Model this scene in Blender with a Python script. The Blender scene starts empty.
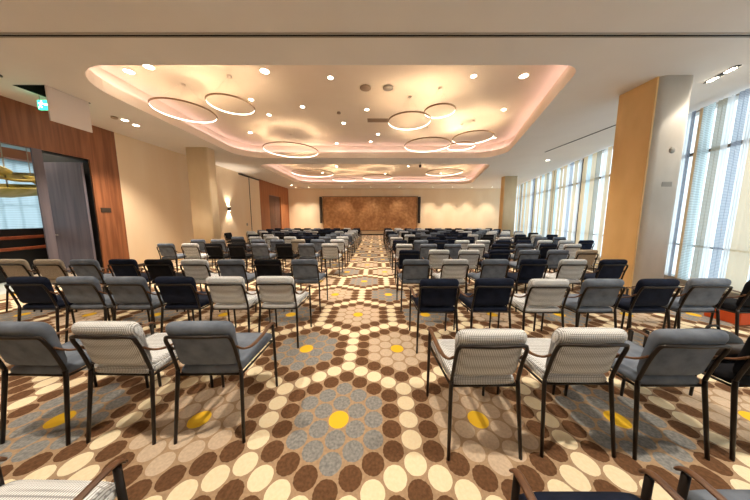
import bpy, bmesh, math, random
from mathutils import Vector, Matrix, geometry
C = bpy.context.scene.collection
S = bpy.context.scene
PI = math.pi
rnd = random.Random(7)

# ------------------------------------------------------------------ camera, sky, exposure
F_PX = 223.0
cam_d = bpy.data.cameras.new('camera')
cam_d.sensor_fit = 'HORIZONTAL'; cam_d.sensor_width = 36.0
cam_d.lens = F_PX * 36.0 / 750.0
cam_d.shift_x = -1.0 / 750.0; cam_d.shift_y = -7.8 / 750.0
cam_d.clip_start = 0.02; cam_d.clip_end = 200
cam = bpy.data.objects.new('camera', cam_d); C.objects.link(cam)
cam.location = (0, 0, 1.5)
cam.rotation_euler = (PI/2 - math.atan(0.113), 0, 0)
S.camera = cam

w = bpy.data.worlds.new('daylight'); S.world = w; w.use_nodes = True
bg = w.node_tree.nodes['Background']
bg.inputs['Color'].default_value = (0.80, 0.91, 1.0, 1); bg.inputs['Strength'].default_value = 0.80

S.view_settings.view_transform = 'Standard'; S.view_settings.look = 'None'
S.view_settings.gamma = 1.0; S.view_settings.use_curve_mapping = False
S.view_settings.exposure = 1.42
S.cycles.use_denoising = True
S.cycles.max_bounces = 8; S.cycles.diffuse_bounces = 4; S.cycles.transparent_max_bounces = 12
S.cycles.sample_clamp_indirect = 4.0
S.cycles.caustics_reflective = False; S.cycles.caustics_refractive = False

SPOT_W = 78.0          # every downlight
RING_E = 1.7; RING_UP = 80.0
COVE_E = 2.3
WARM = (1.0, 0.85, 0.66)

# ------------------------------------------------------------------ materials
def lin(c):
    return tuple(((v/255.0)/12.92 if v <= 10 else (((v/255.0)+0.055)/1.055)**2.4) for v in c)
def mat(name, rgb, rough=0.6, metal=0.0, emis=None, estr=0.0, spec=None):
    m = bpy.data.materials.new(name); m.use_nodes = True
    b = m.node_tree.nodes['Principled BSDF']
    b.inputs['Base Color'].default_value = (*lin(rgb), 1)
    b.inputs['Roughness'].default_value = rough; b.inputs['Metallic'].default_value = metal
    if spec is not None: b.inputs['Specular IOR Level'].default_value = spec
    if emis:
        b.inputs['Emission Color'].default_value = (*emis, 1); b.inputs['Emission Strength'].default_value = estr
    return m
def nodes(m): return m.node_tree.nodes, m.node_tree.links, m.node_tree.nodes['Principled BSDF']
def noise_mat(name, a, b, scale=(10, 10, 10), rough=0.6, detail=4, bump=0.0, lo=0.35, hi=0.65, **k):
    m = mat(name, a, rough, **k); N, L, B = nodes(m)
    tc = N.new('ShaderNodeTexCoord'); mp = N.new('ShaderNodeMapping'); mp.inputs['Scale'].default_value = scale
    no = N.new('ShaderNodeTexNoise'); no.inputs['Scale'].default_value = 1.0; no.inputs['Detail'].default_value = detail
    cr = N.new('ShaderNodeValToRGB')
    cr.color_ramp.elements[0].position = lo; cr.color_ramp.elements[0].color = (*lin(a), 1)
    cr.color_ramp.elements[1].position = hi; cr.color_ramp.elements[1].color = (*lin(b), 1)
    L.new(tc.outputs['Object'], mp.inputs[0]); L.new(mp.outputs[0], no.inputs['Vector'])
    L.new(no.outputs['Fac'], cr.inputs[0]); L.new(cr.outputs[0], B.inputs['Base Color'])
    if bump:
        bp = N.new('ShaderNodeBump'); bp.inputs['Strength'].default_value = bump; bp.inputs['Distance'].default_value = 0.01
        L.new(no.outputs['Fac'], bp.inputs['Height']); L.new(bp.outputs[0], B.inputs['Normal'])
    return m

M = {}
M['ceiling'] = noise_mat('ceiling_plaster', (238, 233, 228), (242, 237, 232), (1, 1, 1), 0.8)
M['recess'] = noise_mat('recess_plaster', (238, 222, 204), (242, 227, 210), (1, 1, 1), 0.8)
M['wall'] = noise_mat('cream_wall', (242, 218, 186), (246, 225, 196), (1.5, 1.5, 0.3), 0.75)
M['plaster_grey'] = noise_mat('pillar_plaster', (212, 204, 194), (224, 217, 208), (3, 3, 1.2), 0.5)
M['plaster_gold'] = noise_mat('pillar_gold_side', (232, 188, 126), (242, 200, 138), (3, 3, 1.2), 0.45)
M['pillar_cream'] = noise_mat('pillar_cream', (230, 208, 172), (238, 218, 184), (3, 3, 1.2), 0.5)
M['wood'] = noise_mat('wood_panel', (124, 74, 46), (158, 100, 66), (16, 16, 0.9), 0.42, detail=6)
M['wood_far'] = noise_mat('wood_portal', (150, 90, 52), (174, 110, 68), (12, 12, 0.9), 0.45, detail=6)
M['door_grey'] = noise_mat('door_grey', (96, 92, 104), (116, 108, 118), (14, 14, 0.8), 0.5)
M['black'] = mat('black_paint', (14, 13, 14), 0.6)
M['shadow_gap'] = mat('dark_void', (20, 16, 14), 0.9)
M['white_board'] = mat('white_board', (232, 220, 212), 0.6)
M['frame_dark'] = mat('bronze_frame', (58, 46, 38), 0.4)
M['transom'] = mat('transom_brown', (112, 98, 84), 0.5)
M['frame_pale'] = mat('pale_frame', (176, 168, 158), 0.4)
M['base'] = mat('dark_baseboard', (62, 44, 34), 0.5)
M['chair_metal'] = mat('chair_metal', (34, 26, 22), 0.42, 0.3)
M['arm_wood'] = noise_mat('arm_wood', (92, 62, 42), (122, 86, 60), (30, 8, 30), 0.4)
M['ring_metal'] = mat('ring_bronze', (150, 122, 92), 0.35, 0.7)
M['chrome'] = mat('grey_metal', (170, 162, 152), 0.35, 0.6)
M['plate'] = mat('plate_grey', (178, 172, 164), 0.5)
M['vent'] = mat('vent_tan', (170, 146, 124), 0.7)
M['art_edge'] = mat('panel_edge', (84, 52, 30), 0.6)
M['gold_leaf'] = noise_mat('gold_glass', (176, 160, 60), (214, 196, 136), (4, 4, 4), 0.3, metal=0.1)
M['orange'] = mat('orange_card', (214, 84, 30), 0.6)
M['rail_wood'] = noise_mat('rail_wood', (128, 62, 34), (150, 78, 44), (2, 12, 12), 0.4)
M['foyer'] = mat('foyer_grey', (196, 206, 206), 0.8)
M['foyer_red'] = mat('foyer_red', (176, 124, 112), 0.8)
M['sign_green'] = mat('sign_green', (0, 130, 80), 0.5, emis=(0.03, 0.62, 0.33), estr=1.6)
M['sign_white'] = mat('sign_white', (240, 255, 250), 0.5, emis=(0.75, 1.0, 0.9), estr=2.5)
M['lens'] = mat('lamp_lens', (255, 240, 220), 0.5, emis=(1.0, 0.88, 0.68), estr=14)
M['ring_glow'] = mat('ring_diffuser', (255, 240, 220), 0.5, emis=(1.0, 0.86, 0.66), estr=RING_E)
M['ring_up'] = mat('ring_uplight', (255, 220, 170), 0.5, emis=(1.0, 0.74, 0.46), estr=RING_UP)
M['cove'] = mat('cove_led', (255, 220, 220), 0.5, emis=(1.0, 0.73, 0.74), estr=COVE_E)

def glass_mat():
    m = bpy.data.materials.new('window_glass'); m.use_nodes = True
    nt = m.node_tree; nt.nodes.clear()
    o = nt.nodes.new('ShaderNodeOutputMaterial'); t = nt.nodes.new('ShaderNodeBsdfTransparent')
    g = nt.nodes.new('ShaderNodeBsdfGlossy'); g.inputs['Roughness'].default_value = 0.03
    t.inputs[0].default_value = (0.92, 0.96, 0.96, 1)
    mx = nt.nodes.new('ShaderNodeMixShader'); mx.inputs[0].default_value = 0.06
    nt.links.new(t.outputs[0], mx.inputs[1]); nt.links.new(g.outputs[0], mx.inputs[2]); nt.links.new(mx.outputs[0], o.inputs[0])
    return m
M['glass'] = glass_mat()

def sheer_mat(name, rgb, trans=0.7, clear=0.0, bands=0.0):
    """woven fabric that lets daylight through; bands = fine horizontal ribs"""
    m = bpy.data.materials.new(name); m.use_nodes = True
    nt = m.node_tree; nt.nodes.clear(); N = nt.nodes; L = nt.links
    o = N.new('ShaderNodeOutputMaterial'); d = N.new('ShaderNodeBsdfDiffuse'); t = N.new('ShaderNodeBsdfTranslucent')
    col = (*lin(rgb), 1)
    d.inputs[0].default_value = col; t.inputs[0].default_value = col
    mx = N.new('ShaderNodeMixShader'); mx.inputs[0].default_value = trans
    L.new(d.outputs[0], mx.inputs[1]); L.new(t.outputs[0], mx.inputs[2])
    last = mx
    if clear > 0:
        tr = N.new('ShaderNodeBsdfTransparent'); m2 = N.new('ShaderNodeMixShader')
        m2.inputs[0].default_value = clear
        if bands:
            tc = N.new('ShaderNodeTexCoord'); wv = N.new('ShaderNodeTexWave'); wv.wave_type = 'BANDS'; wv.bands_direction = 'Z'
            wv.inputs['Scale'].default_value = bands; wv.inputs['Distortion'].default_value = 0
            mm = N.new('ShaderNodeMath'); mm.operation = 'MULTIPLY'; mm.inputs[1].default_value = clear * 2
            L.new(tc.outputs['Object'], wv.inputs['Vector']); L.new(wv.outputs['Fac'], mm.inputs[0]); L.new(mm.outputs[0], m2.inputs[0])
        L.new(last.outputs[0], m2.inputs[1]); L.new(tr.outputs[0], m2.inputs[2]); last = m2
    L.new(last.outputs[0], o.inputs[0])
    return m
M['sheer_foyer'] = sheer_mat('sheer_foyer', (206, 224, 230), 0.75, 0.12, 5)
M['sheer_white'] = sheer_mat('sheer_white', (250, 250, 250), 0.75, 0.35)
M['sheer_cyan'] = sheer_mat('sheer_pale_blue', (220, 236, 240), 0.75, 0.22, 9)
M['sheer_grey'] = sheer_mat('sheer_grey', (170, 176, 190), 0.7, 0.22, 11)
M['sheer_beige'] = sheer_mat('sheer_beige', (232, 206, 168), 0.7, 0.12)
M['sheer_amber'] = sheer_mat('sheer_amber', (236, 206, 166), 0.7, 0.10)
M['sheer_taupe'] = sheer_mat('sheer_taupe', (176, 168, 150), 0.7, 0.15, 11)

# upholstery ---------------------------------------------------------
def velvet(name, a, b):
    return noise_mat(name, a, b, (9, 9, 9), 0.9, detail=5, bump=0.25, lo=0.3, hi=0.72, spec=0.2)
def tweed(name, a, b, sc):
    m = mat(name, a, 0.95, spec=0.15); N, L, B = nodes(m)
    tc = N.new('ShaderNodeTexCoord'); mp = N.new('ShaderNodeMapping'); mp.inputs['Scale'].default_value = (1, 0.35, 1)
    ch = N.new('ShaderNodeTexWave'); ch.wave_type = 'BANDS'; ch.bands_direction = 'Z'; ch.inputs['Scale'].default_value = sc
    ch.inputs['Distortion'].default_value = 0.0
    c2 = N.new('ShaderNodeTexWave'); c2.wave_type = 'BANDS'; c2.bands_direction = 'X'; c2.inputs['Scale'].default_value = sc
    c3 = N.new('ShaderNodeTexWave'); c3.wave_type = 'BANDS'; c3.bands_direction = 'Y'; c3.inputs['Scale'].default_value = sc * 1.6
    mu = N.new('ShaderNodeMath'); mu.operation = 'MULTIPLY'; m2 = N.new('ShaderNodeMath'); m2.operation = 'MAXIMUM'
    cr = N.new('ShaderNodeValToRGB'); cr.color_ramp.elements[0].position = 0.15; cr.color_ramp.elements[1].position = 0.5
    cr.color_ramp.elements[0].color = (*lin(b), 1); cr.color_ramp.elements[1].color = (*lin(a), 1)
    L.new(tc.outputs['Object'], mp.inputs[0])
    for q in (ch, c2, c3): L.new(mp.outputs[0], q.inputs['Vector'])
    L.new(ch.outputs['Fac'], m2.inputs[0]); L.new(c3.outputs['Fac'], m2.inputs[1])
    L.new(m2.outputs[0], mu.inputs[0]); L.new(c2.outputs['Fac'], mu.inputs[1])
    ad = N.new('ShaderNodeMath'); ad.operation = 'ADD'; ad.inputs[1].default_value = 0.12
    L.new(mu.outputs[0], ad.inputs[0]); L.new(ad.outputs[0], cr.inputs[0]); L.new(cr.outputs[0], B.inputs['Base Color'])
    return m
FAB = {
    'white': tweed('woven_white', (238, 243, 248), (160, 164, 170), 30),
    'stone': noise_mat('woven_stone', (164, 154, 140), (184, 174, 160), (60, 60, 60), 0.95),
    'grey': velvet('grey_velvet', (98, 108, 124), (130, 141, 158)),
    'navy': velvet('navy_velvet', (19, 26, 44), (33, 42, 64)),
    'black': velvet('black_velvet', (18, 19, 24), (30, 31, 38)),
}
LOOK = {'white': 'white woven', 'stone': 'stone beige woven', 'grey': 'grey blue velvet', 'navy': 'navy velvet', 'black': 'black velvet'}

# carpet: hexagon medallions made of dots ---------------------------------
def carpet_mat():
    m = mat('dotted_carpet', (196, 150, 108), 0.95, spec=0.1); N, L, B = nodes(m)
    def val(x): return x
    def op(o, a, b=None, c=None):
        n = N.new('ShaderNodeMath'); n.operation = o
        for i, v in enumerate((a, b, c)):
            if v is None: continue
            if isinstance(v, (int, float)): n.inputs[i].default_value = v
            else: L.new(v, n.inputs[i])
        return n.outputs[0]
    d = 0.1500; a = d * math.sqrt(3) / 2
    X0, Y0 = -0.278, 1.505
    tc = N.new('ShaderNodeTexCoord'); sp = N.new('ShaderNodeSeparateXYZ'); L.new(tc.outputs['Object'], sp.inputs[0])
    x = op('SUBTRACT', sp.outputs[0], X0); y = op('SUBTRACT', sp.outputs[1], Y0)
    def rel(v, cell, off):                  # offset from the nearest multiple of cell (+off)
        q = op('DIVIDE', op('SUBTRACT', v, off), cell)
        r = op('FLOOR', op('ADD', q, 0.5))
        return op('MULTIPLY', op('SUBTRACT', q, r), cell), r
    ax, _ = rel(x, 2*a, 0); ay, _ = rel(y, d, 0)
    bx, _ = rel(x, 2*a, a); by, _ = rel(y, d, d/2)
    def ln(u, v): return op('SQRT', op('ADD', op('MULTIPLY', u, u), op('MULTIPLY', v, v)))
    la, lb = ln(ax, ay), ln(bx, by)
    useb = op('LESS_THAN', lb, la)
    def mix(f, p, q):
        return op('ADD', op('MULTIPLY', f, q), op('MULTIPLY', op('SUBTRACT', 1.0, f), p))
    dist = op('MINIMUM', la, lb)
    cx = op('SUBTRACT', x, mix(useb, ax, bx)); cy = op('SUBTRACT', y, mix(useb, ay, by))
    def hexn(u, v):
        u = op('ABSOLUTE', u); v = op('ABSOLUTE', v)
        return op('MAXIMUM', op('DIVIDE', u, a), op('ADD', op('DIVIDE', v, d), op('DIVIDE', u, 2*a)))
    sax, ia = rel(cx, 8*a, 0); say, ja = rel(cy, 12*d, 0)
    sbx, ib = rel(cx, 8*a, 4*a); sby, jb = rel(cy, 12*d, 6*d)
    na, nb = hexn(sax, say), hexn(sbx, sby)
    sb = op('LESS_THAN', nb, na); ring = op('MINIMUM', na, nb)
    pa = op('FLOORED_MODULO', op('ADD', ia, ja), 2.0) if False else op('ABSOLUTE', op('MODULO', op('ADD', ia, ja), 2.0))
    pb = op('ABSOLUTE', op('MODULO', op('ADD', op('ADD', ib, jb), 1.0), 2.0))
    par = mix(sb, pa, pb)                   # 0 grey, 1 beige
    def rgbmix(f, c1, c2):
        n = N.new('ShaderNodeMix'); n.data_type = 'RGBA'
        L.new(f, n.inputs[0])
        for k, c in ((6, c1), (7, c2)):
            if isinstance(c, tuple): n.inputs[k].default_value = (*lin(c), 1)
            else: L.new(c, n.inputs[k])
        return n.outputs[2]
    no = N.new('ShaderNodeTexNoise'); no.inputs['Scale'].default_value = 55; no.inputs['Detail'].default_value = 3
    L.new(tc.outputs['Object'], no.inputs['Vector'])
    ns = N.new('ShaderNodeMapRange'); ns.inputs[1].default_value = 0.35; ns.inputs[2].default_value = 0.65
    L.new(no.outputs['Fac'], ns.inputs[0]); nf = ns.outputs[0]
    grey = rgbmix(nf, (128, 130, 132), (160, 160, 158))
    beige = rgbmix(nf, (204, 184, 162), (220, 200, 178))
    brown = rgbmix(nf, (100, 72, 52), (120, 88, 64))
    white = rgbmix(nf, (250, 234, 200), (254, 242, 212))
    fill = rgbmix(par, grey, beige)
    c = rgbmix(op('GREATER_THAN', ring, 2.5), fill, brown)
    c = rgbmix(op('GREATER_THAN', ring, 3.5), c, white)
    c = rgbmix(op('LESS_THAN', ring, 0.5), c, (250, 205, 60))
    rad = mix(op('LESS_THAN', ring, 0.5), 0.455 * d, 0.49 * d)
    edge = op('MULTIPLY', op('SUBTRACT', nf, 0.5), 0.003)
    ground = rgbmix(nf, (172, 145, 118), (188, 161, 132))
    c = rgbmix(op('LESS_THAN', op('ADD', dist, edge), rad), ground, c)
    L.new(c, B.inputs['Base Color'])
    bp = N.new('ShaderNodeBump'); bp.inputs['Strength'].default_value = 0.3; bp.inputs['Distance'].default_value = 0.004
    L.new(no.outputs['Fac'], bp.inputs['Height']); L.new(bp.outputs[0], B.inputs['Normal'])
    return m
M['carpet'] = carpet_mat()

# the old-map-like brown wall panel
def panel_mat():
    m = mat('wall_panel_brown', (170, 110, 62), 0.6); N, L, B = nodes(m)
    tc = N.new('ShaderNodeTexCoord')
    n1 = N.new('ShaderNodeTexNoise'); n1.inputs['Scale'].default_value = 1.1; n1.inputs['Detail'].default_value = 8; n1.inputs['Roughness'].default_value = 0.7
    v = N.new('ShaderNodeTexNoise'); v.inputs['Scale'].default_value = 5; v.inputs['Detail'].default_value = 5
    cr = N.new('ShaderNodeValToRGB'); e = cr.color_ramp.elements
    e[0].position = 0.30; e[0].color = (*lin((128, 84, 52)), 1); e[1].position = 0.66; e[1].color = (*lin((212, 166, 116)), 1)
    x = e.new(0.5); x.color = (*lin((176, 126, 82)), 1)
    mx = N.new('ShaderNodeMath'); mx.operation = 'MULTIPLY_ADD'; mx.inputs[1].default_value = 0.45
    m2 = N.new('ShaderNodeMath'); m2.operation = 'MULTIPLY'; m2.inputs[1].default_value = 0.55
    for q in (n1, v): L.new(tc.outputs['Object'], q.inputs['Vector'])
    L.new(n1.outputs['Fac'], m2.inputs[0]); L.new(v.outputs['Fac'], mx.inputs[0]); L.new(m2.outputs[0], mx.inputs[2])
    L.new(mx.outputs[0], cr.inputs[0]); L.new(cr.outputs[0], B.inputs['Base Color'])
    return m
M['panel'] = panel_mat()

# ------------------------------------------------------------------ mesh helpers
def obj(name, bm, m, parent=None, smooth=False, loc=None):
    me = bpy.data.meshes.new(name)
    bmesh.ops.recalc_face_normals(bm, faces=bm.faces[:])
    if smooth:
        for f in bm.faces: f.smooth = True
    bm.to_mesh(me); bm.free()
    for q in (m if isinstance(m, (list, tuple)) else [m]): me.materials.append(q)
    o = bpy.data.objects.new(name, me); C.objects.link(o)
    if parent: o.parent = parent
    if loc: o.location = loc
    return o
def tag(o, label=None, cat=None, group=None, kind=None):
    if label: o['label'] = label
    if cat: o['category'] = cat
    if group: o['group'] = group
    if kind: o['kind'] = kind
    return o
def thing(name, label, cat, loc=(0, 0, 0), rz=0, group=None):
    o = bpy.data.objects.new(name, None); C.objects.link(o); o.empty_display_size = 0.1
    o.location = loc; o.rotation_euler = (0, 0, rz)
    return tag(o, label, cat, group)
def struct(name, bm, m, label=None, parent=None, smooth=False):
    o = obj(name, bm, m, parent, smooth)
    if not parent: o['kind'] = 'structure'
    if label: o['label'] = label
    return o
def box(bm, x0, x1, y0, y1, z0, z1, mi=0, bevel=0, seg=2):
    r = bmesh.ops.create_cube(bm, size=1.0)
    vs = r['verts']
    for v in vs:
        v.co = Vector(((x0+x1)/2 + v.co.x*(x1-x0), (y0+y1)/2 + v.co.y*(y1-y0), (z0+z1)/2 + v.co.z*(z1-z0)))
    fs = set(f for v in vs for f in v.link_faces)
    for f in fs: f.material_index = mi
    if bevel:
        es = list(set(e for v in vs for e in v.link_edges))
        bmesh.ops.bevel(bm, geom=es, offset=bevel, segments=seg, profile=0.5, affect='EDGES')
def B(*a, **k):
    bm = bmesh.new(); box(bm, *a, **k); return bm
def quad(bm, pts, mi=0):
    f = bm.faces.new([bm.verts.new(p) for p in pts]); f.material_index = mi; return f
def prism(bm, pts, z0, z1, mi=0):
    lo = [bm.verts.new((x, y, z0)) for x, y in pts]; hi = [bm.verts.new((x, y, z1)) for x, y in pts]
    n = len(pts)
    fs = [bm.faces.new(lo[::-1]), bm.faces.new(hi)]
    for i in range(n): fs.append(bm.faces.new([lo[i], lo[(i+1) % n], hi[(i+1) % n], hi[i]]))
    for f in fs: f.material_index = mi
def catmull(P, n=5):
    P = [Vector(p) for p in P]; out = []
    for i in range(len(P)-1):
        p0 = P[max(i-1, 0)]; p1 = P[i]; p2 = P[i+1]; p3 = P[min(i+2, len(P)-1)]
        for k in range(n):
            t = k / n
            out.append(0.5*((2*p1) + (p2-p0)*t + (2*p0-5*p1+4*p2-p3)*t*t + (3*p1-p0-3*p2+p3)*t**3))
    out.append(P[-1]); return out
def tube(bm, P, r, seg=8, rb=None, mi=0, up=Vector((0, 0, 1))):
    """sweep an ellipse r x rb along P; r may be a list per point"""
    P = [Vector(p) for p in P]; rings = []
    u = None
    for i, p in enumerate(P):
        t = (P[min(i+1, len(P)-1)] - P[max(i-1, 0)]).normalized()
        if u is None:
            u = t.cross(up)
            if u.length < 1e-3: u = t.cross(Vector((0, 1, 0)))
        u = (u - t*u.dot(t)).normalized(); v = t.cross(u)
        ra = r[i] if isinstance(r, (list, tuple)) else r
        rv = rb if rb is not None else ra
        rings.append([bm.verts.new(p + u*ra*math.cos(2*PI*k/seg) + v*rv*math.sin(2*PI*k/seg)) for k in range(seg)])
    fs = []
    for a, b in zip(rings, rings[1:]):
        for k in range(seg): fs.append(bm.faces.new([a[k], a[(k+1) % seg], b[(k+1) % seg], b[k]]))
    fs.append(bm.faces.new(rings[0][::-1])); fs.append(bm.faces.new(rings[-1]))
    for f in fs: f.material_index = mi; f.smooth = True
def loft(bm, secs, seg=20, e=4.0, mi=0, axis='z'):
    """secs: (pos, centre, half_thick, half_width) stacked superellipse sections; axis z = upright cushion"""
    rings = []
    for (p, c, ht, hw) in secs:
        ring = []
        for k in range(seg):
            a = 2*PI*k/seg; ca, sa = math.cos(a), math.sin(a)
            X = hw * math.copysign(abs(ca)**(2/e), ca); T = ht * math.copysign(abs(sa)**(2/2.6), sa)
            ring.append(bm.verts.new((X, c+T, p) if axis == 'z' else (X, p, c+T)))
        rings.append(ring)
    fs = []
    for a, b in zip(rings, rings[1:]):
        for k in range(seg): fs.append(bm.faces.new([a[k], a[(k+1) % seg], b[(k+1) % seg], b[k]]))
    fs.append(bm.faces.new(rings[0][::-1])); fs.append(bm.faces.new(rings[-1]))
    for f in fs: f.material_index = mi; f.smooth = True
def disc(bm, c, r, z, seg=24, mi=0):
    f = bm.faces.new([bm.verts.new((c[0]+r*math.cos(2*PI*k/seg), c[1]+r*math.sin(2*PI*k/seg), z)) for k in range(seg)]); f.material_index = mi
def ORD(n):
    W = ['', 'first', 'second', 'third', 'fourth', 'fifth', 'sixth', 'seventh', 'eighth', 'ninth', 'tenth', 'eleventh', 'twelfth',
         'thirteenth', 'fourteenth', 'fifteenth', 'sixteenth', 'seventeenth', 'eighteenth', 'nineteenth', 'twentieth']
    T = {20: 'twenty', 30: 'thirty', 40: 'forty', 50: 'fifty', 60: 'sixty', 70: 'seventy', 80: 'eighty', 90: 'ninety'}
    if n <= 20: return W[n]
    return T[n//10*10] + ('-' + W[n % 10] if n % 10 else '') if n % 10 else T[n//10*10][:-1] + 'ieth'

# ------------------------------------------------------------------ room shell
WL = -7.15; ZC = 3.8; YF = 18.5; YB = -2.2
def WX(y): return 6.76 + 0.30*(y - 4.32)            # window line
bm = bmesh.new(); quad(bm, [(-7.3, YB, 0), (WX(YB)+.3, YB, 0), (WX(YF)+.3, YF+.1, 0), (-7.3, YF+.1, 0)])
struct('floor', bm, M['carpet'], 'wall-to-wall carpet of dotted hexagons in brown, cream, grey, beige and yellow')
bm = B(-13.2, -7.3, YB, YF, -0.02, 0.0); struct('floor_foyer', bm, M['foyer'], 'foyer floor beyond the wooden portal')

def offset_poly(P, d):
    n = len(P); out = []
    for i in range(n):
        a, b, c = Vector(P[i-1]), Vector(P[i]), Vector(P[(i+1) % n])
        e1 = (b-a).normalized(); e2 = (c-b).normalized()
        n1 = Vector((e1.y, -e1.x)); n2 = Vector((e2.y, -e2.x))
        m = (n1+n2); m = m / max(0.2, m.dot(n1))
        out.append(tuple(b + m*d))
    return out
def round_poly(P, R, n=8):
    out = []; k = len(P)
    for i in range(k):
        a, b, c = Vector(P[i-1]), Vector(P[i]), Vector(P[(i+1) % k])
        e1 = (a-b).normalized(); e2 = (c-b).normalized()
        ang = e1.angle(e2); r = R[i]; t = r/math.tan(ang/2)
        p0 = b+e1*t; p2 = b+e2*t
        cen = b + (e1+e2).normalized()*(r/math.sin(ang/2))
        a0 = math.atan2(p0.y-cen.y, p0.x-cen.x); a1 = math.atan2(p2.y-cen.y, p2.x-cen.x)
        da = (a1-a0+PI) % (2*PI) - PI
        for q in range(n+1):
            al = a0+da*q/n; out.append((cen.x+r*math.cos(al), cen.y+r*math.sin(al)))
    return out
# counter-clockwise
R1 = round_poly([(-5.02, 3.68), (3.15, 3.68), (5.0, 9.06), (-5.25, 9.06)], [0.95, 0.40, 0.8, 0.9])
R2 = round_poly([(-5.3, 10.06), (5.03, 10.06), (6.70, 16.2), (-5.3, 16.2)], [0.7, 0.5, 0.8, 0.8])
HATCH = [(-6.37, 4.19), (-5.80, 4.19), (-5.80, 4.83), (-6.37, 4.83)]
outer = [(-7.3, YB), (WX(YB)+.3, YB), (WX(YF)+.3, YF+.1), (-7.3, YF+.1)]
def holed(outer, holes, z):
    loops = [[Vector((x, y, 0)) for x, y in L] for L in [outer]+holes]
    tris = geometry.tessellate_polygon(loops); flat = [p for L in loops for p in L]
    bm = bmesh.new(); vs = [bm.verts.new((p.x, p.y, z)) for p in flat]
    for t in tris: bm.faces.new([vs[i] for i in t])
    return bm
bm = holed(outer, [R1, R2, HATCH], ZC)
n0 = len(bm.faces)
struct('ceiling', bm, M['ceiling'], 'plain beige plaster ceiling with two large rounded recesses')
def recess(P, nm, k):
    up = offset_poly(P, 0.14); zf, zt = ZC+0.22, ZC+0.50
    bm = bmesh.new(); n = len(P)
    for i in range(n):
        j = (i+1) % n
        quad(bm, [(*P[i], ZC), (*P[j], ZC), (*P[j], zf), (*P[i], zf)])
        quad(bm, [(*P[i], zf), (*P[j], zf), (*up[j], zf), (*up[i], zf)])
        quad(bm, [(*up[i], zf), (*up[j], zf), (*up[j], zt), (*up[i], zt)])
    bm.faces.new([bm.verts.new((x, y, zt)) for x, y in up])
    struct('ceiling_recess', bm, M['recess'], nm)
    bm = bmesh.new()
    a = offset_poly(P, 0.045); b = offset_poly(P, 0.085)
    for i in range(n):
        j = (i+1) % n
        quad(bm, [(*a[i], zf+.012), (*a[j], zf+.012), (*b[j], zf+.012), (*b[i], zf+.012)])
        quad(bm, [(*a[i], zf+.002), (*a[j], zf+.002), (*a[j], zf+.012), (*a[i], zf+.012)])
        quad(bm, [(*b[i], zf+.002), (*b[j], zf+.002), (*b[j], zf+.012), (*b[i], zf+.012)])
    o = obj('cove_light_strip', bm, M['cove'])
    tag(o, 'pink cove light strip running around the %s ceiling recess' % k, 'light strip')
recess(R1, 'nearer rounded ceiling recess, holding six ring lamps', 'nearer')
recess(R2, 'farther rounded ceiling recess near the end wall', 'farther')
ZR = ZC + 0.50

# sliding-wall slot across the ceiling
bm = bmesh.new(); box(bm, WL, WX(3.2)-.1, 3.095, 3.125, ZC-.006, ZC-.001, 0); box(bm, WL, WX(3.2)-.1, 3.125, 3.145, ZC-.012, ZC-.001, 1)
box(bm, WL, WX(3.2)-.1, 3.075, 3.095, ZC-.012, ZC-.001, 1)
struct('trim_1', bm, [M['shadow_gap'], M['frame_pale']], 'thin dark slot with pale edges crossing the whole ceiling')
bm = B(6.00, 6.04, 5.85, 8.25, ZC-.008, ZC-.001); struct('trim_2', bm, M['shadow_gap'], 'short dark slot in the ceiling by the windows')

# far wall
bm = B(-7.3, WX(YF)+.3, YF, YF+.15, 0, ZC+.3); struct('wall_far', bm, M['wall'], 'cream end wall behind the brown panel')
bm = B(WL+.02, WX(YF)-.1, YF-.025, YF-.001, 0.0, 0.10); struct('baseboard_far', bm, M['base'])
bm = B(-7.3, WX(YB)+.3, YB-.15, YB, 0, ZC+.3); struct('wall_back', bm, M['wall'], 'cream wall behind the camera')
# left wall: foyer opening up to y 4.85, post, door opening 5.0-5.78, wood panel to 6.35, cream beyond
T = 0.15; ZO = 2.93
bm = bmesh.new(); box(bm, WL-T, WL, 6.38, 13.95, 0, ZC+.3)
struct('wall_left', bm, M['wall'], 'cream left wall with a wall lamp')
bm = bmesh.new(); box(bm, WL-T, WL, YB, 1.4, 0, ZC+.3)
box(bm, WL-T, WL, 1.4, 6.38, ZO, ZC+.3); box(bm, WL-T, WL, 5.76, 6.38, 0, ZO)
struct('trim_3', bm, M['wood'], 'reddish brown wood panelling around the foyer opening')
bm = bmesh.new(); box(bm, WL-.025, WL+.004, 4.81, 4.955, 0, ZO)
struct('trim_4', bm, M['door_grey'], 'grey post between the foyer opening and the door')
bm = bmesh.new(); box(bm, WL-T-.02, WL-.03, 5.745, 5.76, 0, ZO); box(bm, WL-T-.02, WL-.03, 4.955, 5.76, ZO-.03, ZO-.001)
struct('trim_5', bm, M['black'], 'black door reveal')
# door leaf standing open into the foyer, hinged at the wood panel
t = thing('door_1', 'tall grey door leaf standing open into the foyer', 'door', (WL-T+.07, 5.66, 0)); t['kind'] = 'structure'
obj('door_leaf', B(-1.04, 0, -.025, .025, 0.01, ZO-.10, bevel=.004), M['door_grey'], t)
bm = bmesh.new(); tube(bm, [(-.88, -.03, 1.05), (-.88, -.075, 1.05), (-.76, -.075, 1.05)], .011); obj('door_handle', bm, M['chrome'], t)
tag(obj('door_sign', B(WL+.001, WL+.014, 5.85, 6.07, 1.62, 1.74, bevel=.002), M['frame_dark']), 'small dark plaque on the wood panelling beside the grey door', 'sign')
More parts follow.
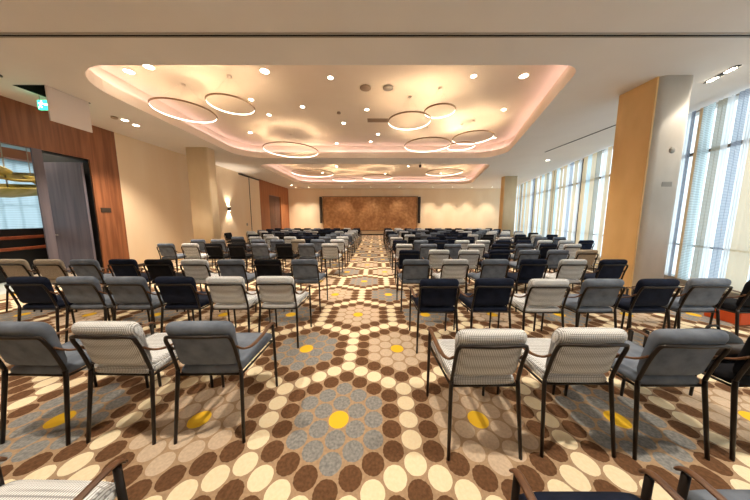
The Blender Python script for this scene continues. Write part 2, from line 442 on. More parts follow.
# far portal
bm = bmesh.new(); y0, y1 = 13.95, YF
box(bm, WL-T, WL, y0, 15.15, 0, ZC+.3); box(bm, WL-T, WL, 16.95, y1, 0, ZC+.3); box(bm, WL-T, WL, 15.15, 16.95, 2.98, ZC+.3)
struct('trim_6', bm, M['wood_far'], 'orange brown wood portal at the far end of the left wall')
t = thing('door_2', 'brown double door inside the wood portal at the far left', 'door', (WL-.09, 16.05, 0)); t['kind'] = 'structure'
M['far_door'] = noise_mat('far_door', (92, 62, 52), (110, 76, 62), (12, 12, .8), .5)
for s in (-1, 1):
    l = obj('door_leaf', B(-.025, .025, min(s*.004, s*.895), max(s*.004, s*.895), .01, 2.97, bevel=.003), M['far_door'], t)
    bm = bmesh.new(); tube(bm, [(.03, s*.1, .95), (.07, s*.1, .95), (.07, s*.1, 1.25), (.03, s*.1, 1.25)], .011); obj('door_handle', bm, M['chrome'], l)
# foyer shell
bm = bmesh.new(); box(bm, -13.2, -13.05, YB, YF, 0, .9); box(bm, -13.2, -13.05, YB, YF, 3.45, ZC+.3); struct('wall_foyer', bm, M['foyer'])
bm = bmesh.new(); box(bm, -13.2, WL-T, 9.5, 9.6, 0, ZC+.3); struct('wall_foyer_end', bm, M['foyer'])
bm = bmesh.new(); box(bm, -13.2, WL-T, YB-.15, YB, 0, ZC+.3); struct('wall_foyer_back', bm, M['foyer'])
bm = B(-8.6, WL-T-.01, 5.80, 5.86, 0, 3.9); struct('wall_foyer_mask', bm, M['black'], 'added black wall darkening the gap behind the open door leaf')  # added black wall, hides the bright foyer beyond the door gap
bm = bmesh.new(); box(bm, -13.2, -7.3, YB, 9.6, 3.9, 4.0); struct('ceiling_foyer', bm, M['foyer'])
bm = bmesh.new(); box(bm, -11.0, -10.7, YB, 9.5, 3.22, 3.50); struct('trim_7', bm, M['foyer_red'], 'dull red beam under the foyer ceiling')
bm = bmesh.new(); ys = [YB+.05 + (9.4-YB)*k/150 for k in range(151)]
fr = [(bm.verts.new((-12.9+.03*math.sin(k*1.3), y, .9)), bm.verts.new((-12.9+.03*math.sin(k*1.3), y, 3.5))) for k, y in enumerate(ys)]
for a, b in zip(fr, fr[1:]): bm.faces.new([a[0], b[0], b[1], a[1]])
tag(obj('foyer_curtain', bm, M['sheer_foyer'], smooth=True), 'pale blue sheer curtain across the foyer windows', 'curtain')
t = thing('window_3', 'tall foyer window behind the gold chandelier', 'window', (-13.1, 0, 0)); t['kind'] = 'structure'
bm = bmesh.new()
y = YB
while y < 9.5:
    box(bm, -.04, .04, y, y+.04, .9, 3.45); y += .42
box(bm, -.04, .04, YB, 9.5, .9, .95); box(bm, -.04, .04, YB, 9.5, 3.40, 3.45); box(bm, -.03, .03, YB, 9.5, 1.9, 1.94); box(bm, -.03, .03, YB, 9.5, 2.6, 2.64)
obj('window_frame', bm, M['frame_pale'], t); obj('pane', B(-.005, .005, YB, 9.5, .93, 3.43), M['glass'], t)
# low black wall with wooden rails just inside the foyer
t = thing('foyer_balustrade', 'low black partition topped by two brown wooden rails in the foyer', 'railing', (-8.6, 1.5, 0))
obj('panel', B(-.05, .05, 0, 4.4, 0, 1.22), M['black'], t)
obj('rail', B(.06, .14, 0, 4.4, .98, 1.05, bevel=.01), M['rail_wood'], t); obj('rail', B(.10, .19, 0, 4.4, .72, .79, bevel=.01), M['rail_wood'], t)
obj('bracket', B(.05, .10, 1.0, 1.05, .70, 1.06), M['black'], t); obj('bracket', B(.05, .10, 3.4, 3.45, .70, 1.06), M['black'], t)
# gold chandelier of overlapping leaf discs
t = thing('foyer_chandelier', 'chandelier of overlapping olive gold glass leaves hanging in the foyer', 'chandelier', (-9.7, 6.0, -0.14))
def leaf_disc(c, rx, ry, tilt, rot, dp=.16):
    bm = bmesh.new(); n = 24
    top = []; bot = []
    for rr in (0.0, 0.5, 0.85, 1.0):
        z = dp*(rr*rr)
        if rr == 0: ct = bm.verts.new((0, 0, 0)); cb = bm.verts.new((0, 0, -.02)); continue
        top.append([bm.verts.new((rr*rx*math.cos(2*PI*k/n), rr*ry*math.sin(2*PI*k/n), z)) for k in range(n)])
        bot.append([bm.verts.new((rr*rx*math.cos(2*PI*k/n), rr*ry*math.sin(2*PI*k/n), z-.02)) for k in range(n)])
    for ringset, cc in ((top, ct), (bot, cb)):
        for k in range(n): bm.faces.new([cc, ringset[0][k], ringset[0][(k+1) % n]])
        for a, b in zip(ringset, ringset[1:]):
            for k in range(n): bm.faces.new([a[k], a[(k+1) % n], b[(k+1) % n], b[k]])
    for k in range(n): bm.faces.new([top[-1][k], top[-1][(k+1) % n], bot[-1][(k+1) % n], bot[-1][k]])
    o = obj('glass_leaf', bm, M['gold_leaf'], t, True); o.location = c; o.rotation_euler = (tilt, .1, rot); return o
for i, (dx, dy, z, rx, ry, ti) in enumerate([(0, 0, 2.16, 1.1, .6, .12), (.1, 1.1, 2.3, 1.0, .55, -.15), (-.3, -.9, 2.4, .8, .5, .1), (-.2, .5, 2.66, .9, .45, .2), (.2, -.5, 2.72, .7, .4, -.1)]):
    leaf_disc((dx, dy, z), ry, rx, ti, .2*i, .30 if i < 2 else .14)
bm = bmesh.new(); tube(bm, [(0, 0, 2.35), (0, 0, 3.90)], .012); tube(bm, [(-.1, .5, 2.68), (-.1, .5, 3.90)], .008); obj('stem', bm, M['chrome'], t)

# ------------------------------------------------------------------ windows (slanted wall on the right)
UX, UY = 0.2873, 0.9578
O = Vector((WX(YB), YB, 0)); U = Vector((UX, UY, 0)); NI = Vector((-UY, UX, 0))     # NI points into the room
LEN = (YF - YB) / UY
def wbox(bm, s0, s1, n0, n1, z0, z1, mi=0):
    P = [O + U*s0 + NI*n0, O + U*s1 + NI*n0, O + U*s1 + NI*n1, O + U*s0 + NI*n1]
    prism(bm, [(p.x, p.y) for p in P], z0, z1, mi)
bm = bmesh.new(); wbox(bm, -.3, LEN+.3, -.16, .04, 0, .12); wbox(bm, -.3, LEN+.3, -.16, .0, ZC-.03, ZC+.4)
struct('wall_right', bm, M['frame_pale'], 'low pale sill and head of the slanted window wall')
S_split = (12.4 - YB) / UY
for k, (a, b) in enumerate(((0, 9.35), (9.35, LEN))):
    t = thing('window_%d' % (k+1), ['nearer run of floor to ceiling windows on the slanted right wall', 'farther run of floor to ceiling windows on the slanted right wall'][k], 'window'); t['kind'] = 'structure'
    bm = bmesh.new()
    wbox(bm, a, b, -.05, .03, 2.84, 2.90); wbox(bm, a, b, -.02, .02, .86, .89)
    obj('transom', bm, M['transom'], t)
    s = a + (0 if k == 0 else .02)
    while s < b:
        bm = bmesh.new(); wbox(bm, s, s+.055, -.08, .05, .12, ZC-.03); obj('mullion', bm, M['frame_dark'] if k else M['frame_pale'], t); s += 1.87 if k == 0 else 2.4
    bm = bmesh.new(); wbox(bm, a, b, -.035, -.025, .12, ZC-.03); obj('pane', bm, M['glass'], t)
# vertical fabric panels inside the glass
def panel_seq():
    """panels along the glass: (start, width, cloth); the run beside the near pillar is laid out one by one"""
    out = []; i = 0
    cyc = ['white', 'beige', 'grey', 'cyan', 'taupe', 'white', 'amber', 'grey', 'cyan', 'beige', 'grey', 'white', 'taupe', 'amber']
    cyf = ['beige', 'amber', 'white', 'taupe', 'beige', 'cyan', 'amber', 'white', 'beige', 'grey', 'white', 'amber', 'beige', 'cyan']
    def fill(a, b):
        nonlocal i; q = a
        while q < b - .15:
            wd = min(rnd.uniform(.18, .30), b - q); out.append((q, wd, (cyc if q < 8 else cyf)[i % 14])); q += wd + rnd.choice((.01, .02, .03, .09)); i += 1
    fill(.4, NEAR[0][0] - .03)
    for a, b, c in NEAR: out.append((a, b - a - .012, c))
    fill(NEAR[-1][1] + .02, LEN - .3)
    return out
# distances along the glass, from the camera end
NEAR = [(5.95, 6.20, 'grey'), (6.22, 6.53, 'beige'), (6.55, 6.64, 'white'), (6.65, 6.83, 'grey'), (6.85, 6.97, 'white'), (6.98, 7.16, 'taupe'), (7.17, 7.39, 'cyan'), (7.41, 7.47, 'amber'), (7.55, 7.63, 'grey'), (7.65, 7.76, 'white')]
NAMEP = {'white': 'white', 'cyan': 'pale blue ribbed', 'grey': 'grey ribbed', 'beige': 'beige', 'amber': 'amber', 'taupe': 'taupe ribbed'}
seq = panel_seq()
for i, (s, wd, c) in enumerate(seq):
    bm = bmesh.new(); n = 8; z0, z1 = .13, ZC-.035
    ph = rnd.uniform(0, 6); pts = []
    for k in range(n+1):
        p = O + U*(s + wd*k/n) + NI*(.12 + .018*math.sin(ph + k*1.7)); pts.append(p)
    fr = [(bm.verts.new((p.x, p.y, z0)), bm.verts.new((p.x, p.y, z1))) for p in pts]
    bk = [(bm.verts.new((p.x-NI.x*.004, p.y-NI.y*.004, z0)), bm.verts.new((p.x-NI.x*.004, p.y-NI.y*.004, z1))) for p in pts]
    for a, b in zip(fr, fr[1:]): bm.faces.new([a[0], b[0], b[1], a[1]])
    o = None
    for v in bk:
        for q in v: bm.verts.remove(q)
    o = obj('curtain_panel', bm, M['sheer_' + c], smooth=True)
    tag(o, '%s fabric window panel, %s along the right glazing from the camera end' % (NAMEP[c], ORD(i+1)), 'curtain', 'fabric panels along the right windows')

# ------------------------------------------------------------------ pillars
def rounded_rect(x0, x1, y0, y1, r, n=5):
    return round_poly([(x0, y0), (x1, y0), (x1, y1), (x0, y1)], [r]*4, n)
def pillar(x0, x1, y0, y1, label, m, side=None, r=.09):
    bm = bmesh.new(); prism(bm, rounded_rect(x0, x1, y0, y1, r), 0, ZC)
    for f in bm.faces: f.smooth = abs(f.normal.z) < .5
    o = struct('pillar', bm, m, label)
    if side:
        bm = B(x0-.012, x0+.02, y0+.03, y1, 0, ZC-.001, bevel=.006); obj('aisle_side', bm, side, o)  # aisle side in a warmer, more saturated tan than the front
    return o
p = pillar(4.65, 5.27, 3.92, 4.54, 'large near pillar, gold aisle side and grey plaster front with rounded corners', M['plaster_grey'], M['plaster_gold'], .13)
pillar(7.30, 8.05, 12.95, 13.3, 'far pillar by the windows with a gold side', M['pillar_cream'], M['plaster_gold'])
pillar(-6.34, -5.60, 7.70, 8.06, 'cream pillar standing against the left wall', M['pillar_cream'], None, .05)
bm = bmesh.new(); tube(bm, [(5.0, 3.914, 2.62), (5.0, 3.922, 2.62)], .05, 20)
tag(obj('wall_plate', bm, M['plate']), 'round grey plate high on the near pillar front', 'wall plate')
tag(obj('socket_plate', B(4.91, 5.08, 3.914, 3.922, 2.02, 2.10, bevel=.002), M['plate']), 'faint rectangular plate halfway up the near pillar', 'wall plate')

# ------------------------------------------------------------------ end wall panel and speakers
t = thing('wall_artwork', 'wide mottled brown wood panel mounted on the end wall', 'wall panel', (-.48, YF-.09, 0))
obj('panel', B(-3.85, 3.85, -.04, .06, .42, 3.12), M['panel'], t); 
bm = bmesh.new(); box(bm, -3.9, 3.9, -.05, .08, 3.12, 3.16); box(bm, -3.9, 3.9, -.05, .08, .38, .42); obj('frame', bm, M['art_edge'], t)
for s, nm in ((-1, 'left'), (1, 'right')):
    t = thing('column_speaker', 'slim black column speaker at the %s edge of the brown panel' % nm, 'speaker', (-.48+s*4.0, YF-.16, 0), 0, 'column speakers on the end wall')
    obj('cabinet', B(-.09, .09, -.09, .09, 1.0, 3.12, bevel=.012), M['black'], t)
    obj('grille', B(-.075, .075, -.098, -.088, 1.06, 3.06), M['frame_dark'], t)
    obj('bracket', B(-.03, .03, .09, .159, 1.9, 2.1), M['black'], t)

# left wall fittings
t = thing('wall_lamp', 'small wall lamp throwing light up and down the cream left wall', 'wall lamp', (WL, 10.9, 1.9))
obj('lamp_body', B(.002, .10, -.05, .05, -.09, .09, bevel=.006), M['frame_dark'], t)
obj('lamp_lens', B(.02, .085, -.035, .035, .091, .096), M['lens'], t); obj('lamp_lens', B(.02, .085, -.035, .035, -.096, -.091), M['lens'], t)
def lamp(kind, name, loc, energy, color, parent=None, **k):
    d = bpy.data.lights.new(name, kind); d.energy = energy; d.color = color
    for a, b in k.items(): setattr(d, a, b)
    o = bpy.data.objects.new(name, d); C.objects.link(o); o.location = loc
    if parent: o.parent = parent
    return o
for s in (1, -1):
    l = lamp('SPOT', 'bulb', (.06, 0, .11*s), 36, WARM, t, spot_size=math.radians(95), spot_blend=.8, shadow_soft_size=.03)
    l.rotation_euler = (PI if s > 0 else 0, 0, 0)
tag(obj('light_switch', B(WL+.001, WL+.015, 12.35, 12.47, 1.02, 1.16, bevel=.003), M['chrome']), 'small grey switch plate low on the cream left wall', 'switch')
bm = bmesh.new(); box(bm, WL+.001, WL+.012, 12.83, 12.87, 0, 3.7); box(bm, WL+.001, WL+.05, 11.9, 13.9, 3.70, 3.76); struct('trim_8', bm, M['black'], 'thin black joint and head track of the sliding wall')
bm = B(WL+.001, WL+.02, 6.4, 13.9, 0, .09); struct('baseboard_left', bm, M['base'])

def downlight(x, y, z, label, group, r=.055, energy=SPOT_W, light=True, size=95):
    t = thing('downlight', label, 'ceiling light', (x, y, z), 0, group)
    bm = bmesh.new(); n = 24
    for k in range(n):
        a, b = 2*PI*k/n, 2*PI*(k+1)/n
        P = lambda r_, al, zz: (r_*math.cos(al), r_*math.sin(al), zz)
        quad(bm, [P(r+.018, a, -.001), P(r+.018, b, -.001), P(r+.014, b, -.008), P(r+.014, a, -.008)])
        quad(bm, [P(r+.014, a, -.008), P(r+.014, b, -.008), P(r, b, -.006), P(r, a, -.006)])
    obj('trim_ring', bm, M['white_board'], t)
    bm = bmesh.new(); disc(bm, (0, 0), r, -.004); obj('lamp_lens', bm, M['lens'], t)
    if light:
        lamp('SPOT', 'bulb', (0, 0, -.02), energy, WARM, t, spot_size=math.radians(size), spot_blend=.7, shadow_soft_size=.04)
    return t
# open ceiling hatch
t = thing('ceiling_hatch', 'white square access hatch hanging open from the ceiling', 'access hatch', (-5.80, 4.51, ZC))
obj('flap', B(-.012, .012, -.32, .27, -.59, -.004, bevel=.003), M['white_board'], t)
bm = bmesh.new(); box(bm, -.57, -.01, -.32, -.30, -.004, .30); box(bm, -.57, -.01, .30, .32, -.004, .30); box(bm, -.57, -.55, -.32, .32, -.004, .30); box(bm, -.03, -.012, -.32, .32, 0, .30); box(bm, -.57, -.01, -.32, .32, .30, .32)
obj('shaft', bm, M['shadow_gap'], t)
bm = bmesh.new()
for y in (-.2, .2): tube(bm, [(0, y-.04, -.004), (0, y+.04, -.004)], .008)
obj('hinge', bm, M['chrome'], t)
# exit sign
for i, (x, y) in enumerate(((-8.4, 3.2), (-8.6, 5.4), (-10.0, 4.6), (-8.2, 7.4))):  # unseen lamps added to light the foyer and its chandelier
    downlight(x, y, 3.9, 'added unseen downlight in the foyer ceiling, %s from the camera end' % ORD(i+1), 'added lamps in the foyer', r=.06, energy=90, size=120)
t = thing('exit_sign', 'green lit emergency exit sign hanging beside the open hatch', 'exit sign', (-6.30, 4.52, 3.62))
obj('sign_box', B(-.13, .13, -.02, .02, -.085, .085, bevel=.006), M['sign_green'], t)
bm = bmesh.new(); y = -.0215
def sq(pts): quad(bm, [(px, y, pz) for px, pz in pts])
sq([(.0, -.012), (.07, -.012), (.07, .012), (.0, .012)]); f = bm.faces.new([bm.verts.new(q) for q in ((.07, y, -.035), (.115, y, 0), (.07, y, .035))])
sq([(-.085, -.01), (-.055, -.02), (-.04, .03), (-.07, .035)]); sq([(-.085, -.01), (-.12, -.06), (-.105, -.068), (-.068, -.02)]); sq([(-.065, -.015), (-.035, -.045), (-.045, -.058), (-.08, -.02)])
sq([(-.045, .028), (-.02, .005), (-.01, .015), (-.04, .04)]); sq([(-.07, .035), (-.1, .015), (-.11, .025), (-.072, .045)])
bm.faces.new([bm.verts.new((-.043+.014*math.cos(2*PI*k/12), y, .058+.014*math.sin(2*PI*k/12))) for k in range(12)])
obj('pictogram', bm, M['sign_white'], t)
bm = bmesh.new(); tube(bm, [(-.1, 0, .085), (-.1, 0, .179)], .004); tube(bm, [(.1, 0, .085), (.1, 0, .179)], .004); obj('hanger', bm, M['chrome'], t)

# ------------------------------------------------------------------ ceiling lights
D1 = [(-4.78, 4.66, 0), (-4.26, 4.52, 1), (-2.15, 4.65, 1), (-.92, 4.85, 1), (1.95, 4.8, 1), (2.95, 4.8, 1), (3.35, 6.2, 1), (-1.88, 6.05, 1),
      (-2.95, 6.5, 0), (-.97, 7.05, 1), (-.24, 6.2, 0), (.07, 7.95, 1), (-1.5, 8.9, 0), (-.2, 8.7, 0), (-4.2, 7.8, 1), (4.2, 8.3, 1), (-3.0, 5.7, 0)]
D1.sort()
for i, (x, y, l) in enumerate(D1):
    downlight(x, y, ZR, 'small round downlight in the nearer ceiling recess, %s counting from the left' % ORD(i+1), 'downlights in the nearer recess', r=.075 if y < 4.9 and abs(x) > 2 else .05, light=bool(l))
D2 = [(-4.2, 11.2), (-2.2, 12.8), (-.2, 11.2), (1.8, 12.8), (4.2, 11.4), (-3.4, 14.6), (.6, 14.9), (4.2, 14.8)]
D2.sort()
for i, (x, y) in enumerate(D2):
    downlight(x, y, ZR, 'small round downlight in the farther ceiling recess, %s counting from the left' % ORD(i+1), 'downlights in the farther recess')
D3 = [(-6.0, 5.62, 'left lamp of the pair beyond the hatch'), (-6.05, 5.92, 'right lamp of the pair beyond the hatch'), (7.0, 9.4, 'beside the short slot by the windows'), (-6.15, 16.6, 'in front of the far wood portal')]
for x, y, s in D3:
    downlight(x, y, ZC, 'small round downlight in the lower ceiling, ' + s, 'downlights in the lower ceiling', r=.06, energy=120)
# wall washers along the end wall
for i, x in enumerate((-6.2, -5.2, 4.4, 5.9, 7.4, 9.0, -2.6, -.4, 1.8)):
    downlight(x, 17.6, ZC, 'tiny round wall washer close to the end wall, above x', 'wall washers by the end wall', r=.04, energy=(120 if abs(x) > 4 else 50), size=85)
i = 0
for o in sorted([o for o in C.objects if o.get('group') == 'wall washers by the end wall'], key=lambda o: o.location.x):
    i += 1; o['label'] = 'tiny round wall washer close to the end wall, %s counting from the left' % ORD(i)
# lamps of the lower ceiling over and behind the camera, above the frame
for i, (x, y) in enumerate(((-4.8, .9), (-2.4, .9), (0, .9), (2.4, .9), (4.6, .9))):
    downlight(x, y, ZC, 'round downlight in the lower ceiling above the front chairs, %s of its set' % ORD(i+1), 'downlights above the front rows', r=.06, energy=SPOT_W*1.2)
# twin spot fitting right
t = thing('twin_spotlight', 'black slim ceiling fitting with two lit lamps by the near pillar', 'ceiling light', (5.60, 3.90, ZC), -.35)
t.rotation_euler = (0, 0, math.radians(-20))
obj('housing', B(-.035, .035, -.24, .24, -.012, -.001, bevel=.003), M['black'], t)
for y in (-.13, .13):
    bm = bmesh.new(); box(bm, -.024, .024, y-.065, y+.065, -.018, -.0121); obj('lamp_lens', bm, M['lens'], t)
l = lamp('SPOT', 'bulb', (0, 0, -.03), 30, WARM, t, spot_size=math.radians(110), spot_blend=.7, shadow_soft_size=.06)
# small things of the ceilings
def small_disc(name, x, y, z, r, label, cat, m, h=.02):
    bm = bmesh.new(); tube(bm, [(0, 0, -h), (0, 0, -.001)], r, 20); o = obj(name, bm, m, loc=(x, y, z)); return tag(o, label, cat)
small_disc('ceiling_speaker', -.23, 5.2, ZR, .12, 'round tan ceiling speaker grille, left of the two in the recess', 'speaker', M['vent'])
small_disc('ceiling_speaker', .26, 5.2, ZR, .11, 'round grey ceiling speaker grille, right of the two in the recess', 'speaker', M['chrome'])
small_disc('smoke_detector', -6.05, 5.45, ZC, .06, 'small pale smoke detector beside the pair of lamps near the hatch', 'smoke detector', M['vent'], .035)
small_disc('smoke_detector', -1.0, 6.35, ZR, .05, 'small pale smoke detector in the middle of the nearer recess', 'smoke detector', M['vent'], .035)
t = thing('ceiling_vent', 'rectangular tan air vent in the nearer ceiling recess', 'vent', (.05, 6.85, ZR))
obj('frame', B(-.30, .30, -.12, .12, -.008, -.001), M['vent'], t)
bm = bmesh.new()
for k in range(7): box(bm, -.28, .28, -.10+.03*k, -.088+.03*k, -.014, -.0081)
obj('slats', bm, M['vent'], t)
t = thing('ceiling_pendant', 'tiny dark pendant hanging between the two recesses', 'camera', (1.86, 9.7, ZC))  # small dark pendant on a stem
obj('stem', (lambda b: (tube(b, [(0, 0, -.12), (0, 0, -.001)], .012), b)[1])(bmesh.new()), M['chrome'], t)
obj('pendant_body', (lambda b: (tube(b, [(0, 0, -.22), (0, 0, -.12)], .05, 14), b)[1])(bmesh.new()), M['frame_dark'], t)
small_disc('ceiling_sensor', -6.15, 4.0-.1, ZC, .05, 'small dark sensor in the ceiling near the hatch', 'sensor', M['frame_dark'])

def ring(x, y, dia, z, zt, label, group):
    t = thing('ring_lamp', label, 'ring lamp', (x, y, z), 0, group)
    R = dia/2; n = 56; h = .014; w = .011
    def band(parts, m, nm):
        bm = bmesh.new()
        for k in range(n):
            a, b = 2*PI*k/n, 2*PI*(k+1)/n
            for (r0, z0, r1, z1) in parts:
                P = lambda r_, al, zz: (r_*math.cos(al), r_*math.sin(al), zz)
                quad(bm, [P(r0, a, z0), P(r0, b, z0), P(r1, b, z1), P(r1, a, z1)])
        return obj(nm, bm, m, t, True)
    band([(R, -h, R, h), (R, -h, R-.006, -h), (R, h, R-.006, h), (R-w, h, R-w-.004, h), (R-.006, -h, R-.006, h-.006), (R-.006, -h, R-w-.004, -h)], M['ring_metal'], 'ring_body')
    band([(R-w-.004, -h, R-w-.004, h)], M['ring_glow'], 'diffuser')
    band([(R-.006, h-.004, R-w-.004, h-.004)], M['ring_up'], 'uplight_strip')
    bm = bmesh.new()
    for k in range(3):
        a = 2*PI*k/3+.4; tube(bm, [((R-.01)*math.cos(a), (R-.01)*math.sin(a), h), (.04*math.cos(a), .04*math.sin(a), zt-z-.02)], .0010, 5)
    obj('cable', bm, M['recess'], t)
    bm = bmesh.new(); tube(bm, [(0, 0, zt-z-.03), (0, 0, zt-z-.001)], .045, 20); obj('canopy', bm, M['recess'], t)
g = 'ring lamps in the nearer recess'
zq = 3.75
ring(-4.10, 5.08, 1.14, zq, ZR, 'large glowing ring lamp at the left side of the nearer recess', g)
ring(-2.93, 4.80, .86, zq, ZR, 'medium ring lamp right beside the large left ring', g)
ring(-2.9, 7.98, 1.8, zq+.02, ZR, 'very large ring lamp far left in the nearer recess', g)
ring(.79, 5.58, 1.02, zq, ZR, 'medium ring lamp left of the overlapping front right pair', g)
ring(1.40, 5.2, .69, zq+.06, ZR, 'smallest ring lamp overlapping the front right ring', g)
ring(1.62, 7.35, 1.45, zq, ZR, 'wide ring lamp left in the rear right cluster of three', g)
ring(2.84, 6.86, 1.15, zq+.06, ZR, 'ring lamp right in the rear right cluster of three', g)
ring(2.60, 7.12, .85, zq-.10, ZR, 'smallest ring lamp, lowest in the rear right cluster of three', g)
g = 'ring lamps in the farther recess'
for x, y, d_, s in ((-3.4, 12.4, 2.2, 'large ring lamp at the left of the farther recess'), (-2.0, 14.4, 1.5, 'medium ring lamp at the rear left of the farther recess'),
                    (0.1, 13.6, 1.8, 'ring lamp in the middle of the farther recess'), (3.6, 12.2, 1.9, 'large ring lamp at the right of the farther recess'), (4.7, 14.0, 1.5, 'medium ring lamp at the rear right of the farther recess')):
    ring(x, y, d_, zq+.1, ZR, s, g)

# ------------------------------------------------------------------ chairs
CH = .25
def seat_bm():
    bm = bmesh.new()
    loft(bm, [(-.190, .474, .010, .170), (-.184, .474, .030, .196), (-.16, .476, .040, .204), (-.02, .479, .043, .214), (.16, .481, .045, .226), (.22, .479, .042, .228), (.250, .476, .030, .220), (.262, .472, .010, .205)], 24, 5, axis='y')
    return bm
BS = [(.520, -.176, .008, .170), (.526, -.178, .022, .188), (.55, -.183, .031, .197), (.63, -.197, .036, .199), (.70, -.211, .038, .199), (.745, -.221, .042, .201),
      (.768, -.229, .046, .205), (.790, -.236, .047, .207), (.810, -.241, .044, .205), (.828, -.244, .037, .199), (.840, -.245, .027, .188), (.847, -.245, .010, .168)]
def back_bm():
    bm = bmesh.new(); loft(bm, BS, 28, 5); return bm
def rear_leg(bm, s, mi=0):
    tube(bm, [(s*.226, -.25, 0), (s*.217, -.222, .25), (s*.210, -.200, .44), (s*.207, -.197, .49)], [.010, .0115, .0125, .012], 8, mi=mi)
def front_leg(bm, s, mi=0):
    tube(bm, [(s*.236, .25, 0), (s*.236, .242, .30), (s*.234, .236, .585)], [.010, .012, .012], 8, mi=mi)
FR = [(-.207, -.197, .49), (-.206, -.210, .55), (-.205, -.235, .65), (-.204, -.258, .72), (-.195, -.268, .752), (-.170, -.276, .763), (0, -.290, .766)]
FR = FR + [(-x, y, z) for x, y, z in FR[-2::-1]]
def frame_bm(mi=0, bm=None):
    bm = bm or bmesh.new()
    tube(bm, catmull(FR, 3), .0105, 8, mi=mi, up=Vector((0, 1, 0)))
    return bm
def arm(bm, s, mi=0):
    P = catmull([(s*.235, .258, .580), (s*.235, .228, .604), (s*.235, .12, .598), (s*.234, .0, .588), (s*.230, -.10, .594), (s*.220, -.18, .625), (s*.210, -.232, .672)], 4)
    tube(bm, P, .016, 8, rb=.007, mi=mi)
def seatframe(bm, mi=0):
    tube(bm, [(-.21, -.185, .447), (.21, -.185, .447)], .008, 6, mi=mi); tube(bm, [(-.233, .225, .442), (.233, .225, .442)], .008, 6, mi=mi)
    for s in (-1, 1): tube(bm, [(s*.205, -.185, .447), (s*.228, .225, .442)], .008, 6, mi=mi)
def one(fn, *a):
    bm = bmesh.new(); fn(bm, *a); return bm
def make_chair(fab):
    t = thing('armchair', 'x', 'chair')
    obj('seat', seat_bm(), FAB[fab], t, True); obj('backrest', back_bm(), FAB[fab], t, True)
    for s in (-1, 1):
        obj('leg', one(rear_leg, s), M['chair_metal'], t, True); obj('leg', one(front_leg, s), M['chair_metal'], t, True)
        obj('armrest', one(arm, s), M['arm_wood'], t, True)
    obj('back_frame', frame_bm(), M['chair_metal'], t, True); obj('seat_frame', one(seatframe), M['chair_metal'], t, True)
    return t
def make_far_chair(fab):
    bm = bmesh.new()
    loft(bm, [(-.185, .478, .010, .17), (-.16, .479, .034, .198), (.2, .482, .04, .226), (.262, .472, .010, .205)], 12, 5, axis='y')
    loft(bm, [BS[0], BS[2], BS[5], BS[7], BS[9], BS[11]], 12, 5)
    for s in (-1, 1):
        tube(bm, [(s*.226, -.25, 0), (s*.208, -.198, .47)], .0125, 5, mi=1); tube(bm, [(s*.236, .25, 0), (s*.234, .236, .585)], .0125, 5, mi=1)
        tube(bm, [(s*.235, .25, .597), (s*.232, -.06, .588), (s*.208, -.232, .672)], .011, 5, mi=2)
    tube(bm, [FR[0], FR[3], FR[5], FR[7], FR[9], FR[12]], .0105, 5, mi=1, up=Vector((0, 1, 0)))
    seatframe(bm, 1)
    o = obj('armchair', bm, [FAB[fab], M['chair_metal'], M['arm_wood']])
    return tag(o, 'x', 'chair')
protos = {}; far = {}
def dup(o):
    r = o.copy(); C.objects.link(r)
    for ch in list(o.children):
        c = ch.copy(); C.objects.link(c); c.parent = r
    return r
def place(fab, x, yr, label, group, detailed=True, rz=None):
    src = protos if detailed else far
    if fab not in src:
        src[fab] = make_chair(fab) if detailed else make_far_chair(fab); o = src[fab]
    else: o = dup(src[fab])
    o.location = (x, yr + CH, 0)
    o.rotation_euler = (0, 0, rz if rz is not None else math.radians(rnd.uniform(-1.3, 1.3)))
    o['label'] = label; o['group'] = group
    return o
w_, s_, g_, n_, b_ = 'white', 'stone', 'grey', 'navy', 'black'
# (rear-leg distance, first x, step, colours from the aisle outwards)
RIGHT = [(.215, .725, .62, [n_, g_, g_]),
         (1.24, .678, .583, [w_, w_, g_, b_]),
         (2.31, .69, .58, [n_, n_, w_, g_, n_, g_, b_]),
         (3.41, .63, .61, [g_, w_, g_, n_, w_, n_]),
         (4.42, .68, .597, [n_, w_, w_, n_, g_, g_, s_]),
         (5.41, .69, .59, [w_, g_, g_, w_, n_, g_, n_, w_]),
         (6.3, .68, .59, [n_, g_, n_, w_, w_, n_, n_, w_, w_, n_])]
LEFT = [(.25, -1.20, -.60, [w_, n_]),
        (1.32, -1.12, -.565, [g_, w_, g_]),
        (2.40, -1.13, -.545, [w_, w_, n_, g_, g_, n_]),
        (3.41, -1.11, -.57, [g_, b_, g_, w_, b_, n_, g_, s_, s_]),
        (5.50, -1.15, -.58, [w_, g_, b_, g_, b_, b_, w_, g_]),
        (6.50, -1.13, -.585, [w_, g_, s_, g_, g_, b_, g_, g_])]
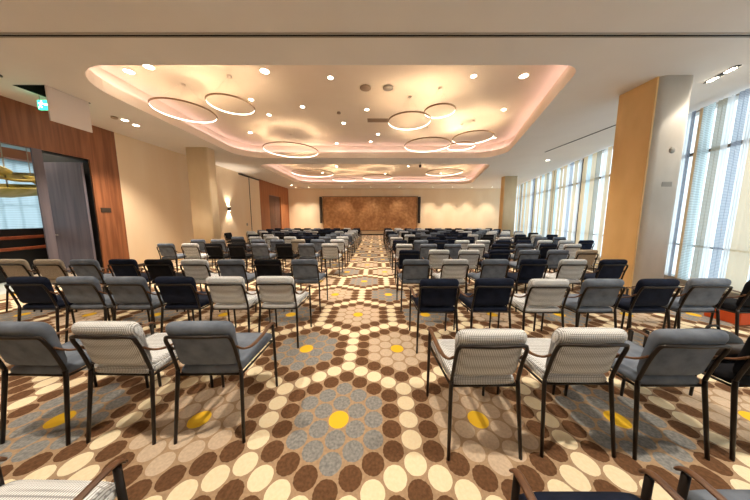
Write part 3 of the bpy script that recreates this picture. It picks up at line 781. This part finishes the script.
def farrow(y, x0, st, n): return (y, x0, st, [rnd.choice([w_, g_, g_, n_, n_, b_, w_]) for _ in range(n)])
for y, n in ((7.3, 10), (8.35, 11), (9.35, 11), (10.35, 11), (11.3, 11), (12.2, 11), (13.1, 11)): RIGHT.append(farrow(y, .68, .595, n))
for y, n in ((7.45, 7), (8.4, 7), (9.4, 8), (10.35, 9), (11.3, 9), (12.2, 9), (13.2, 9)): LEFT.append(farrow(y, -1.13, -.585, n))
for side, rows in (('right', RIGHT), ('left', LEFT)):
    for r, (y, x0, st, cols) in enumerate(rows):
        for i, c in enumerate(cols):
            x = x0 + st*i + rnd.uniform(-.012, .012)
            place(c, x, y + rnd.uniform(-.015, .015),
                  '%s armchair, %s block, %s row from the camera, %s seat from the aisle' % (LOOK[c], side, ORD(r+1), ORD(i+1)),
                  'armchairs of the %s block' % side, detailed=(r < 8))
place('black', -5.95, 9.05, 'black velvet armchair turned sideways against the left wall beside the pillar', 'chairs along the left wall', True, math.radians(-90))

# ------------------------------------------------------------------ things on the right
t = thing('backpack', 'black backpack lying on the black armchair in the second row at the right', 'bag', (2.43, 1.53, .528))
bm = bmesh.new(); loft(bm, [(0, .02, .06, .13), (.02, .02, .10, .165), (.08, .02, .11, .17), (.12, .01, .09, .155), (.15, 0, .05, .12), (.16, 0, .01, .09)], 20, 4); obj('bag_body', bm, M['black'], t, True)
bm = bmesh.new(); loft(bm, [(.02, -.10, .01, .10), (.03, -.105, .03, .12), (.09, -.105, .035, .12), (.11, -.10, .01, .10)], 16, 4); obj('front_pocket', bm, M['frame_dark'], t, True)
bm = bmesh.new(); tube(bm, catmull([(-.05, 0, .155), (-.03, 0, .19), (.03, 0, .19), (.05, 0, .155)], 4), .008); obj('carry_handle', bm, M['black'], t)
t = thing('orange_box', 'flat orange cardboard box on the floor by the windows at the right edge', 'box', (5.45, 3.15, 0), .1)
obj('box_body', B(-.42, .42, -.16, .16, 0, .18, bevel=.004), M['orange'], t); obj('lid', B(-.425, .425, -.165, .165, .181, .21, bevel=.004), M['orange'], t)
